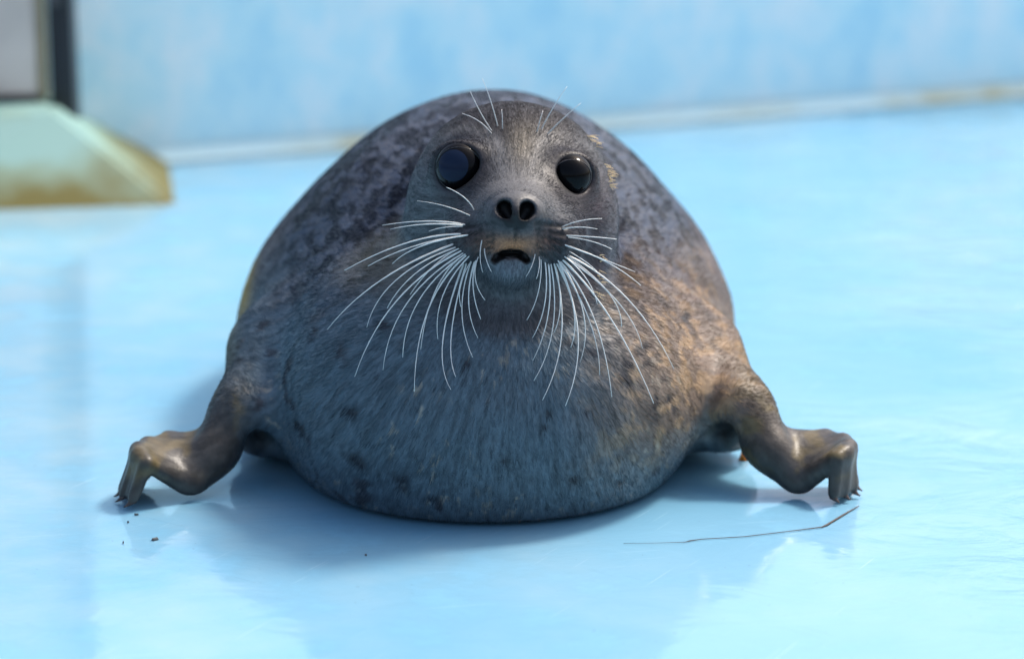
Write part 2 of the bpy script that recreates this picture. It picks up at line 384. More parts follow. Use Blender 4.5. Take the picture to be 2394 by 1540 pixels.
limb([((.289, .083, .0165), .0160), (P(1802, 1056, .100), .0178), (P(1732, 962, .135), .0235), (P(1622, 845, .225), .057)])
tl = [(-.379, .038, .007), (-.390, .056, .007), (-.394, .074, .007), (-.392, .094, .007), (-.380, .114, .007)]
kl = [(-.364, .044, .046), (-.373, .060, .049), (-.376, .078, .050), (-.370, .100, .049), (-.352, .122, .049)]
wl = [(-.326, .074, .0125), (-.322, .080, .020), (-.318, .090, .030), (-.313, .102, .040), (-.305, .118, .050)]
paw(tl, kl, wl, 0.0100)
tr = [(.322, .054, .007), (.334, .064, .007), (.345, .078, .007), (.349, .096, .007), (.345, .116, .007)]
kr = [(.325, .058, .047), (.335, .070, .050), (.340, .086, .051), (.337, .106, .051), (.322, .126, .050)]
wr = [(.291, .078, .0125), (.288, .084, .020), (.284, .094, .031), (.279, .106, .042), (.270, .120, .052)]
paw(tr, kr, wr, 0.0100)
TIPS['l'] = (tl, kl); TIPS['r'] = (tr, kr)
# armpits: folds of flesh behind, a dark hollow in front
ell(P(614, 1000, .225), (0.036, 0.050, 0.027), 0.03)
ell(P(1694, 994, .225), (0.036, 0.050, 0.026), 0.03)
ell(P(1692, 1018, .135), (0.014, 0.050, 0.026), 0.016, None, 'sub')
ell(P(604, 1034, .135), (0.012, 0.050, 0.024), 0.016, None, 'sub')
# eye sockets (the eyeballs fill them)
EYE_INFO = []
for (rx_, rz_), (px, py), yaw in zip(((0.0238, 0.0210), (0.0200, 0.0166)), ((1073, 396), (1336, 413)), (0.40, -0.40)):
    s0 = surf_y(px, py)
    ell(s0+np.array([0, 0.0118, 0]), (rx_+0.007, 0.0135, rz_+0.006), 0.018, rotz(-yaw))
    ell(s0+np.array([0, 0.004, 0]), (rx_, 0.022, rz_), 0.007, rotz(-yaw), 'sub')
    EYE_INFO.append((s0, rx_, rz_, yaw))
# left ear hole
se = surf_y(990, 347)
if se is not None: cone(se+np.array([-.003, 0, -.005]), se+np.array([.003, 0, .005]), 0.0026, 0.0026, 0.003, 'sub')
SPOTS = [(surf_y(a, b), r) for a, b, r in ((735, 775, .006), (818, 962, .0075), (836, 1076, .010), (940, 1117, .0095), (1272, 998, .0055), (1281, 966, .005), (1370, 962, .0045),
    (1508, 803, .0055), (1511, 842, .006), (1600, 740, .005), (1090, 850, .004), (700, 1000, .006), (1010, 1165, .007), (1450, 1130, .006), (880, 880, .004), (905, 760, .004), (1340, 1120, .007), (1180, 1080, .005), (1560, 930, .005))]
SPOTS = [(q[0], q[1]*.8) for q in SPOTS if q[0] is not None]
# lies on the floor: flattened underside
s = box((-1, -1, -1), (1, 2, 0.08)); x, y, z = grids(s)
F[s] = smax(F[s], (0.0015-z)+0*F[s], 0.012)

def surface_nets(F):
    neg = F < 0
    c = np.zeros(tuple(n-1 for n in F.shape), dtype=np.uint8)
    for dx in (0, 1):
        for dy in (0, 1):
            for dz in (0, 1):
                c += neg[dx:F.shape[0]-1+dx, dy:F.shape[1]-1+dy, dz:F.shape[2]-1+dz]
    act = np.argwhere((c > 0) & (c < 8)); idx = np.full(c.shape, -1, dtype=np.int64)
    idx[tuple(act.T)] = np.arange(len(act))
    acc = np.zeros((len(act), 3)); cnt = np.zeros(len(act))
    AXS = (AX, AY, AZ)
    for ax in range(3):
        o1, o2 = [q for q in range(3) if q != ax]
        for u in (0, 1):
            for v in (0, 1):
                a = act.copy(); a[:, o1] += u; a[:, o2] += v; b = a.copy(); b[:, ax] += 1
                fa = F[tuple(a.T)]; fb = F[tuple(b.T)]; m = (fa < 0) != (fb < 0)
                t = fa[m]/(fa[m]-fb[m])
                pa = np.stack([AXS[q][a[m, q]] for q in range(3)], 1).astype(float); pb = np.stack([AXS[q][b[m, q]] for q in range(3)], 1)
                acc[m] += pa+(pb-pa)*t[:, None]; cnt[m] += 1
    V = acc/cnt[:, None]
    quads = []
    for ax in range(3):
        o1, o2 = [(1, 2), (2, 0), (0, 1)][ax]
        sl0 = [slice(1, -1)]*3; sl1 = [slice(1, -1)]*3
        sl0[ax] = slice(0, -1); sl1[ax] = slice(1, None)
        a = neg[tuple(sl0)]; b = neg[tuple(sl1)]
        e = np.argwhere(a != b)
        off = np.array([1, 1, 1]); off[ax] = 0; e = e+off
        def cell(d1, d2):
            q = e.copy(); q[:, o1] -= d1; q[:, o2] -= d2
            return idx[tuple(q.T)]
        q = np.stack([cell(1, 1), cell(0, 1), cell(0, 0), cell(1, 0)], 1)
        fl = neg[tuple((e).T)]
        q[~fl] = q[~fl][:, ::-1]
        quads.append(q)
    return V, np.concatenate(quads)
V, Q = surface_nets(F)
# relax slightly, keeps the field's shape
def relax(V, Q, n, w):
    E = np.concatenate([Q[:, [0, 1]], Q[:, [1, 2]], Q[:, [2, 3]], Q[:, [3, 0]]])
    cnt = np.bincount(E[:, 0], minlength=len(V))+np.bincount(E[:, 1], minlength=len(V))
    for _ in range(n):
        A = np.stack([np.bincount(E[:, 0], V[E[:, 1], k], len(V))+np.bincount(E[:, 1], V[E[:, 0], k], len(V)) for k in range(3)], 1)/cnt[:, None]
        V = V+(A-V)*w
    return V
V = relax(V, Q, 2, 0.5)
def vnorm(V, Q):
    nn = np.cross(V[Q[:, 2]]-V[Q[:, 0]], V[Q[:, 3]]-V[Q[:, 1]])
    if (nn*(V[Q].mean(1)-np.array([-.02, .4, .15]))).sum() < 0: nn = -nn
    n = np.stack([sum(np.bincount(Q[:, k], nn[:, c], len(V)) for k in range(4)) for c in range(3)], 1)
    return n/(np.linalg.norm(n, axis=1)[:, None]+1e-12)
_n = vnorm(V, Q)
_hd = sst(.13, .19, np.linalg.norm(V-P(1194, 450, 0.12), axis=1)); _lo = sst(.012, .05, V[:, 2])
_arm = 1-sst(.235, .27, np.abs(V[:, 0]+.02))*sst(.17, .09, V[:, 2])*sst(.3, .2, V[:, 1])
_hd = _hd*(1-sst(.09, .05, V[:, 1])*sst(.22, .25, V[:, 2]))
_amp = (fbm(V*9, 61, 2)-.5)*.010+(fbm(V*np.array([30., 20., 45.]), 63, 2)-.5)*.0016
V = V+_n*(_amp*_hd*_lo*_arm)[:, None]
body_me = bpy.data.meshes.new('seal_body')
body_me.vertices.add(len(V)); body_me.vertices.foreach_set('co', V.astype(np.float32).ravel())
body_me.loops.add(Q.size); body_me.loops.foreach_set('vertex_index', Q.astype(np.int32).ravel())
body_me.polygons.add(len(Q)); body_me.polygons.foreach_set('loop_start', np.arange(0, Q.size, 4, dtype=np.int32))
body_me.update(calc_edges=True); body_me.validate()
NRM = np.zeros(len(V)*3, dtype=np.float32); body_me.vertices.foreach_get('normal', NRM); NRM = NRM.reshape(-1, 3).astype(float)
if (NRM*(V-np.array([-.02, .4, .15]))).sum() < 0:
    body_me.flip_normals(); NRM = -NRM; Q = Q[:, ::-1]
print('seal verts', len(V), 'range', V.min(0), V.max(0))

# ---- coat colours
NOSE = P(1204, 500, -0.035)
def proj(p):
    """where points appear in the photograph (only for placing coat marks)"""
    d = p-CAM; f = np.array([0, math.cos(PITCH), -math.sin(PITCH)]); u = np.array([0, math.sin(PITCH), math.cos(PITCH)])
    w = d@f
    return CX+FPX*d[:, 0]/w, CY-FPX*(d@u)/w
def mixc(c, col, t): return c+(np.array(col)-c)*t[:, None]
def gauss(p, c, r): return np.exp(-((p-np.asarray(c))**2/np.asarray(r)**2).sum(1))
EYE_C = [e[0] for e in EYE_INFO]
HEADC = P(1194, 430, 0.12)
def coat(p, n):
    x, y, z = p.T
    rad = p-NOSE; rl = np.linalg.norm(rad, axis=1)+1e-6; u = rad/rl[:, None]
    streak = fbm(np.concatenate([u*75, ], 1)+rl[:, None]*np.array([14., 9., 11.]), 1, 3)
    fine = fbm(p*180, 5, 2); med = fbm(p*np.array([88., 50., 84.]), 2, 3); big = fbm(p*11, 3, 3)
    ha, hb = P(1195, 445, .15), P(1204, 520, .02); hv = hb-ha; ht = np.clip(((p-ha)@hv)/(hv@hv), 0, 1)
    head = 1-sst(.100, .122, np.linalg.norm(p-ha-ht[:, None]*hv, axis=1))
    c = np.tile(np.array([0.080, 0.117, 0.145]), (len(p), 1))  # grey chest coat with the blue floor bounce tinted in
    # dark mottled back and flanks
    up = sst(0.13, 0.25, z+0.10*(big-.5)+0.12*np.clip(y-.15, 0, .4))*sst(0.06, 0.17, y+0.40*np.abs(x))*(1-head)
    c = mixc(c, (0.050, 0.062, 0.094), up*0.92)
    ring = np.exp(-((med-0.42)/0.03)**2)
    c = mixc(c, (0.15, 0.135, 0.125), ring*0.36*np.maximum(up, .12)*(1-head))
    c = mixc(c, (0.007, 0.008, 0.013), sst(.45, .56, med)*up*0.88)
    # lower neck side: paler buff, with the warm lit side painted in
    side = sst(0.03, 0.16, x)*sst(0.29, 0.20, z-.25*np.clip(.12-y, -.2, .2))*sst(0.02, 0.10, z)*(1-head)
    c = mixc(c, (0.20, 0.135, 0.090), side*0.8*(1-up*.5))
    buff = sst(0.53, 0.62, fbm(p*np.array([70., 60., 95.]), 9, 2))
    c = mixc(c, (0.46, 0.31, 0.17), buff*side*0.45*(1-up*.6))
    sidel = sst(-0.05, -0.10, x)*sst(0.20, 0.24, z)*sst(.34, .28, z)*sst(.19, .12, y)*(1-head)
    c = mixc(c, (0.17, 0.165, 0.14), sidel*0.7)
    # flecks and dark spots over the chest
    fl = sst(0.69, 0.77, fbm(p*np.array([170., 150., 120.]), 12, 2))*sst(.42, .56, big)*(1-head)*(1-up)
    c = mixc(c, (0.32, 0.29, 0.235), fl*0.6)
    ds = sst(0.68, 0.76, fbm(p*np.array([52., 40., 62.]), 21, 2))*sst(.42, .55, fbm(p*9, 23, 2))*(1-head)*(1-up)
    c = mixc(c, (0.035, 0.035, 0.042), ds*0.8)
    for sp_, r_ in SPOTS: c = mixc(c, (0.016, 0.017, 0.022), np.minimum(1, 1.5*np.exp(-(((p-sp_)*(1+1.2*(vnoise(p*120, 77)[:, None]-.5))/np.array([r_, .03, r_*.8]))**2).sum(1)))*0.85)
    # pinkish rim light painted along the flank, orange strip on one side
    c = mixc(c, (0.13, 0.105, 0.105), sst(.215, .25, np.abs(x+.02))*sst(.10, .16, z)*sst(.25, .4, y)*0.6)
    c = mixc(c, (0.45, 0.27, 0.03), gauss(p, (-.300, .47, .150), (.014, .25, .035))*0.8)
    # head
    hp = np.tile(np.array([0.074, 0.077, 0.084]), (len(p), 1))
    hp = mixc(hp, (0.027, 0.025, 0.027), sst(.350, .378, z)*0.9)
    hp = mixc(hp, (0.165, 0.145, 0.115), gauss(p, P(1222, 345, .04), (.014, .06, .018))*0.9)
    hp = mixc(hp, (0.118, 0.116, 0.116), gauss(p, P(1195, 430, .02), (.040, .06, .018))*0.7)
    for ec, q in zip(EYE_C, (0, 1)):
        dist = np.linalg.norm((p-ec)*np.array([1, .6, 1.05]), axis=1)
        hp = mixc(hp, (0.016, 0.014, 0.017), sst(0.048, 0.022, dist)*0.9)
        hp = mixc(hp, (0.25, 0.245, 0.24), np.exp(-((dist-0.044)/0.006)**2)*sst(0.0, .03, z-ec[2])*(0.30 if q == 0 else 0.12))
    hp = mixc(hp, (0.055, 0.042, 0.047), sst(.05, .085, x)*sst(.35, .30, z)*0.8)
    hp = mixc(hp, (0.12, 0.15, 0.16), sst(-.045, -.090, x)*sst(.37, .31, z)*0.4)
    hp = mixc(hp, (0.17, 0.18, 0.20), sst(.080, .100, x)*sst(.38, .33, z)*0.3)  # pale blue rim light painted on the right cheek edge
    for px in (1128, 1288):
        pc = P(px, 558, -0.005)
        dd = ((p-pc)/np.array([.034, .05, .022]))
        hp = mixc(hp, (0.030, 0.032, 0.040), np.exp(-(dd**2).sum(1)**2)*0.92)
    hp = mixc(hp, (0.46, 0.20, 0.09), gauss(p, P(1198, 565, -.02), (.026, .03, .010))*0.95)
    hp = mixc(hp, (0.014, 0.013, 0.016), np.exp(-((((p-P(1205, 508, -.04))/np.array([.025, .025, .014]))**2).sum(1))**2)*0.9)
    hp = mixc(hp, (0.16, 0.19, 0.22), gauss(p, P(1193, 622, -.01), (.020, .03, .011))*0.9)
    c = c+(hp-c)*head[:, None]
    # fore-limbs
    arm = sst(.225, .27, np.abs(x+.02))*sst(.16, .07, z)*sst(.28, .18, y)
    c = mixc(c, (0.050, 0.043, 0.036), arm*0.9)
    c = mixc(c, (0.13, 0.10, 0.045), arm*sst(.50, .66, fbm(p*np.array([60., 25., 60.]), 15, 2))*sst(.02, .04, z)*0.7)
    # along-the-hair streaks
    amp = 0.25+0.08*head
    c = c*(1-amp+2*amp*sst(.25, .75, streak))[:, None]*(0.88+0.24*fine)[:, None]
    # mouth, nostrils inside
    px, py = proj(p)
    return np.clip(c, 0.008, 0.8)
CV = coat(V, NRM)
inner = np.zeros(len(V))
for ax_, ay_, bx_, by_, _, _ in NOSTRILS:
    a3, b3 = P(ax_, ay_, -.042), P(bx_, by_, -.042); ab = b3-a3
    w = V-a3; t = np.clip((w[:, [0, 2]]@ab[[0, 2]])/(ab[[0, 2]]@ab[[0, 2]]), 0, 1)
    d = np.linalg.norm(w[:, [0, 2]]-t[:, None]*ab[[0, 2]], axis=1)
    inner = np.maximum(inner, sst(0.0082, 0.0066, d)*(V[:, 1] < 0.0))
for (pxa, pya), (pxb, pyb) in zip(MOUTH[:-1], MOUTH[1:]):
    a3, b3 = P(pxa, pya, -.01), P(pxb, pyb, -.01); ab = b3-a3
    w = V-a3; t = np.clip((w[:, [0, 2]]@ab[[0, 2]])/(ab[[0, 2]]@ab[[0, 2]]), 0, 1)
    d = np.linalg.norm(w[:, [0, 2]]-t[:, None]*ab[[0, 2]], axis=1)
    inner = np.maximum(inner, sst(0.0046, 0.0032, d)*(V[:, 1] < 0.02))
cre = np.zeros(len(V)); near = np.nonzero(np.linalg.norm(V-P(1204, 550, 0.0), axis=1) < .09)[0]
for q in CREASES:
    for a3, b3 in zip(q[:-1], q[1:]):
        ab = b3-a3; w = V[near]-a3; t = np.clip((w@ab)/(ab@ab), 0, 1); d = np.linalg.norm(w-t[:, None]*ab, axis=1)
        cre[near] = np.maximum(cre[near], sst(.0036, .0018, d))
CV *= (1-.75*cre)[:, None]  # shade in the muzzle grooves painted into the skin colour
for sgn, cx_ in ((-1, 1152), (1, 1258)):       # rows of whisker follicles
    for k_ in range(6):
        for m_ in range(6):
            h = surf_y(cx_+sgn*(4+m_*13-k_*1.5), 520+k_*13+m_*(1.5+k_*.9)+(m_ % 2)*3)
            if h is not None: CV[near] *= (1-.8*np.exp(-(np.linalg.norm(V[near]-h, axis=1)/.0021)**2))[:, None]
for ec, rx_, rz_, yaw in EYE_INFO:
    d = np.linalg.norm((V-ec)/np.array([rx_, .03, rz_]), axis=1)
    inner = np.maximum(inner, sst(1.10, 0.99, d)*.9)
CV = CV*(1-inner)[:, None]+np.array([.010, .010, .011])*inner[:, None]
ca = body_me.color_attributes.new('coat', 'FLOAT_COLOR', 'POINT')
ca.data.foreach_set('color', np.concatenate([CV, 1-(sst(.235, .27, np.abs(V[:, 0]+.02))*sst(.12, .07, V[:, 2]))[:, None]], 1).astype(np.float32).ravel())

def mat_coat(name, rough, spec, bump):
    m, ns, ln, b = nodes(name)
    at = N(ns, 'ShaderNodeAttribute', attribute_name='coat'); ln.new(at.outputs['Color'], b.inputs['Base Color'])
    b.inputs['Roughness'].default_value = rough; b.inputs['Specular IOR Level'].default_value = spec
    if bump:
        mr = N(ns, 'ShaderNodeMapRange'); mr.inputs[3].default_value = 0.38; mr.inputs[4].default_value = rough
        ln.new(at.outputs['Alpha'], mr.inputs[0]); ln.new(mr.outputs[0], b.inputs['Roughness'])
        tc = N(ns, 'ShaderNodeTexCoord'); n = N(ns, 'ShaderNodeTexNoise', Scale=260.0, Detail=3.0); ln.new(tc.outputs['Object'], n.inputs['Vector'])
        bp = N(ns, 'ShaderNodeBump', Strength=0.35, Distance=0.0012); ln.new(n.outputs['Fac'], bp.inputs['Height']); ln.new(bp.outputs[0], b.inputs['Normal'])
    return m
seal = bpy.data.objects.new('seal', None); COL.objects.link(seal); seal.location = (0, 0, 0)
tag(seal, 'plump grey spotted seal with long white whiskers lying on the wet floor', 'seal')
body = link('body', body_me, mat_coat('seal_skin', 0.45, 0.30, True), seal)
bvh = BVHTree.FromPolygons([tuple(v) for v in V], [tuple(q) for q in Q])

# ---- eyes
def mat_eye(name, c, rough=0.03):
    m, ns, ln, b = nodes(name); b.inputs['Base Color'].default_value = (*c, 1)
    b.inputs['Roughness'].default_value = 0.5; b.inputs['Specular IOR Level'].default_value = 0.0; b.inputs['Coat Weight'].default_value = 1.0; b.inputs['Coat IOR'].default_value = 1.20; b.inputs['Coat Roughness'].default_value = rough*0.3
    return m
eye_black = mat_eye('eye_black', (0.004, 0.004, 0.005)); eye_blue = mat_eye('eye_painted_sky', (0.010, 0.018, 0.040), 0.10)
def mat_lid(name, c):
    m, ns, ln, b = nodes(name); tc = N(ns, 'ShaderNodeTexCoord'); n = N(ns, 'ShaderNodeTexNoise', Scale=400.0); ln.new(tc.outputs['Object'], n.inputs['Vector'])
    r = ramp(ns, [(.35, tuple(x*.4 for x in c)), (.65, c)]); ln.new(n.outputs['Fac'], r.inputs[0]); ln.new(r.outputs[0], b.inputs['Base Color'])
    b.inputs['Roughness'].default_value = 0.4
    return m
lid_dark = mat_lid('eyelid_dark', (0.02, 0.02, 0.025)); lid_pale = mat_lid('eyelid_pinkish', (0.05, 0.038, 0.04))
for k, (s0, rx_, rz_, yaw) in enumerate(EYE_INFO):
    R = rx_*1.10
    out = Vector((-math.sin(yaw), -math.cos(yaw), 0.05)).normalized()
    c = Vector(s0)-Vector((-math.sin(yaw)*.35, -1, 0)).normalized()*(R-0.0112)
    bm = bmesh.new(); bmesh.ops.create_uvsphere(bm, u_segments=48, v_segments=32, radius=R)
    e = from_bm('eye', bm, eye_black, seal); e.location = c
    e['label'] = ('large dark eye with a blue sky reflection painted on as a disc', 'glossy black eye with small bright reflections')[k]
    bm = bmesh.new(); rings = []; nn_ = 40
    for i in range(nn_):
        t = 2*math.pi*i/nn_; ct, st = math.cos(t), math.sin(t)
        lx, lz = rx_*1.03*ct, rz_*1.03*st
        px3 = Vector(s0)+Vector((lx*math.cos(yaw), 0, lz)); dv = px3-c; dv.y = 0
        yy = c.y-math.sqrt(max(R*R-dv.length_squared, 1e-8)); ctr = Vector((px3.x, yy, px3.z))
        nrm = (ctr-c).normalized(); rad_ = Vector((dv.x, 0, dv.z)).normalized(); rad_ = (rad_-nrm*rad_.dot(nrm)).normalized()
        q = 0.0006*(1+0.35*math.sin(3.1*t+k))
        rings.append([bm.verts.new(ctr+nrm*(q*math.cos(a))+rad_*(q*math.sin(a))) for a in np.linspace(0, 2*math.pi, 7)[:-1]])
    for i in range(nn_):
        A, B = rings[i], rings[(i+1) % nn_]
        for j in range(6): bm.faces.new((A[j], A[(j+1) % 6], B[(j+1) % 6], B[j]))
    bmesh.ops.recalc_face_normals(bm, faces=bm.faces)
    from_bm('eyelid_rim', bm, (lid_dark, lid_pale)[k], seal)
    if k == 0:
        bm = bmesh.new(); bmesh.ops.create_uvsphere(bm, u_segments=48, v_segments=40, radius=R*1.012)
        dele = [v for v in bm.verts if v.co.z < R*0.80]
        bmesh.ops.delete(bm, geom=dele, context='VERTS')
        pu = from_bm('painted_sky_disc', bm, eye_blue, e)  # sky reflection in the left eye, painted as a blue cap
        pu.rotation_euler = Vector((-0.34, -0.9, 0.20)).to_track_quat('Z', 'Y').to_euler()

# ---- claws
claw_m = plain('claw_horn', (0.055, 0.035, 0.03), 0.3, 0, 60)
for side in ('l', 'r'):
    for (t, kn) in zip(*TIPS[side]):
        t = Vector(t); kn = Vector(kn); d = (t-kn).normalized()
        o1 = t+d*0.0005; bm = bmesh.new(); rings = []
        sgn = -1 if side == 'l' else 1
        for i in range(6):
            f = i/5; c = o1+d*(0.006*f-0.003)+Vector((sgn*0.006*f*f, -0.004*f, 0.0)); c.z = max(c.z, 0.0016); r = 0.0044*(1-f*0.8)
            rings.append([bm.verts.new(c+Vector((math.cos(a)*r, math.sin(a)*r*1.1, 0.35*math.cos(a)*sgn*r))) for a in np.linspace(0, 2*math.pi, 9)[:-1]])
        for A, B in zip(rings[:-1], rings[1:]):
            for i in range(8): bm.faces.new((A[i], A[(i+1) % 8], B[(i+1) % 8], B[i]))
        bm.faces.new(rings[-1]); bmesh.ops.recalc_face_normals(bm, faces=bm.faces)
        from_bm('claw', bm, claw_m, seal)

# ---- whiskers, traced then given depth in front of pads and chest
def z2(x, y): return ((1400+x/1.711)/1.5516, (600+y/1.711)/1.5516)
def z1(x, y): return ((1400+x/1.8116)/1.5516, (250+y/1.8116)/1.5516)
WH = [[(1100,505),(1040,482),(975,470)], [(1108,492),(1085,462),(1043,438)], [(1090,526),(1000,517),(893,527)], [(1085,528),(1000,524),(912,536)],
 [(1080,547),(950,568),(805,632)], [(1075,552),(960,578),(860,622)], [(1062,570),(890,655),(765,770)], [(1068,577),(925,655),(857,765)],
 [(1075,580),(970,640),(905,720)], [(1080,585),(925,705),(829,880)], [(1085,590),(950,710),(895,865)], [(1090,592),(980,700),(941,835)],
 [(1092,595),(1000,725),(968,915)], [(1098,597),(1035,690),(1023,792)]]
WH += [[z2(*q) for q in t] for t in (
 ((485,600),(352,1080),(402,1390)), ((500,600),(405,1040),(432,1310)), ((530,590),(470,900),(537,1190)), ((550,590),(512,850),(570,1070)),
 ((560,580),(540,760),(587,953)), ((575,560),(553,700),(613,835)), ((610,510),(620,580),(653,660)), ((598,450),(583,560),(600,665)),
 ((530,590),(462,740),(465,880)), ((520,430),(220,500),(40,610)), ((480,380),(360,385),(265,410)), ((440,520),(280,640),(150,800)), ((470,560),(300,790),(215,1140)),
 ((1085,385),(1200,345),(1340,330)), ((1090,395),(1200,383),(1310,395)), ((1110,435),(1270,443),(1430,458)), ((1120,445),(1270,470),(1400,520)),
 ((1100,490),(1300,565),(1545,660)), ((1120,500),(1370,600),(1580,745)), ((1130,530),(1240,600),(1310,660)), ((1120,555),(1500,830),(1786,1262)),
 ((1100,560),(1440,850),(1590,1135)), ((1090,580),(1400,960),(1660,1475)), ((1075,590),(1290,950),(1400,1435)), ((1060,580),(1260,960),(1325,1300)),
 ((1055,600),(1190,1040),(1113,1490)), ((1040,600),(1088,1050),(970,1455)), ((1020,600),(1035,1000),(917,1335)), ((1005,600),(1005,920),(910,1210)),
 ((985,590),(985,850),(908,1070)), ((960,570),(945,780),(872,960)), ((1080,600),(1225,920),(1203,1220)), ((1120,560),(1380,790),(1460,1000)),
 ((1070,600),(1165,900),(1145,1130)), ((948,560),(950,630),(932,705)), ((925,545),(905,620),(868,690)), ((1050,620),(1080,860),(1040,1040)), ((1100,560),(1240,700),(1310,860)))]
BROW = [[z1(*q) for q in t] for t in (((735,383),(690,220),(632,65)), ((697,412),(625,295),(553,150)), ((765,400),(764,335),(760,268)), ((695,430),(610,345),(500,295)),
 ((990,420),(1008,350),(1030,278)), ((1018,403),(1095,260),(1188,118)), ((1055,435),(1160,330),(1278,228)))]
wm, wns, wln, wb = nodes('whisker_white')
wb.inputs['Base Color'].default_value = (0.74, 0.73, 0.70, 1); wb.inputs['Roughness'].default_value = 0.35
def hit(px, py):
    r = bvh.ray_cast(Vector(CAM), ray(px, py)); return r[0]
def hit_n(px, py):
    r = bvh.ray_cast(Vector(CAM), ray(px, py)); return r if r[0] is not None else None
def whisker(tri, r0, r1, brow=False):
    (ax_, ay_), (mx_, my_), (ex_, ey_) = tri
    h = hit(ax_, ay_)
    if h is None: return
    y0 = h.y+0.002
    hm, he = hit(mx_, my_), hit(ex_, ey_)
    ym = y0-(0.010 if not brow else 0.004); ye = y0-(0.012 if not brow else 0.0)
    if hm is not None: ym = min(ym, hm.y-0.010)
    if he is not None and not brow: ye = min(ye, he.y-0.010)
    if abs(ex_-ax_) > 1.3*abs(ey_-ay_): ye = ye+0.012 if he is None else min(ye+.012, he.y-.006)
    a3, m3, e3 = P(ax_, ay_, y0), P(mx_, my_, ym), P(ex_, ey_, ye)
    ctrl = 2*m3-0.5*(a3+e3); n = 14; bm = bmesh.new(); rings = []
    for i in range(n+1):
        t = i/n; p = (1-t)**2*a3+2*t*(1-t)*ctrl+t*t*e3
        tg = Vector(2*(1-t)*(ctrl-a3)+2*t*(e3-ctrl)).normalized()
        s1 = tg.cross(Vector((0, 1, 0.1))).normalized(); s2 = tg.cross(s1)
        r = (r0+(r1-r0)*t**0.8)*(1+0.16*math.sin(i*2.4+ax_))
        rings.append([bm.verts.new(Vector(p)+s1*(r*math.cos(a))+s2*(r*math.sin(a))) for a in (0, 1.2566, 2.5133, 3.7699, 5.0265)])
    for A, B in zip(rings[:-1], rings[1:]):
        for i in range(5): bm.faces.new((A[i], A[(i+1) % 5], B[(i+1) % 5], B[i]))
    bm.faces.new(rings[-1])
    bmesh.ops.recalc_face_normals(bm, faces=bm.faces)
    from_bm('whisker', bm, wm, seal)
for i, t in enumerate(WH):
    L = math.hypot(t[2][0]-t[0][0], t[2][1]-t[0][1])
    whisker(t, (0.00050+0.0000017*min(L, 260))*(0.75+0.45*((i*7) % 11)/10), 0.00022+0.00012*((i*5) % 7)/6)
for t in BROW: whisker(t, 0.00060, 0.00026, True)

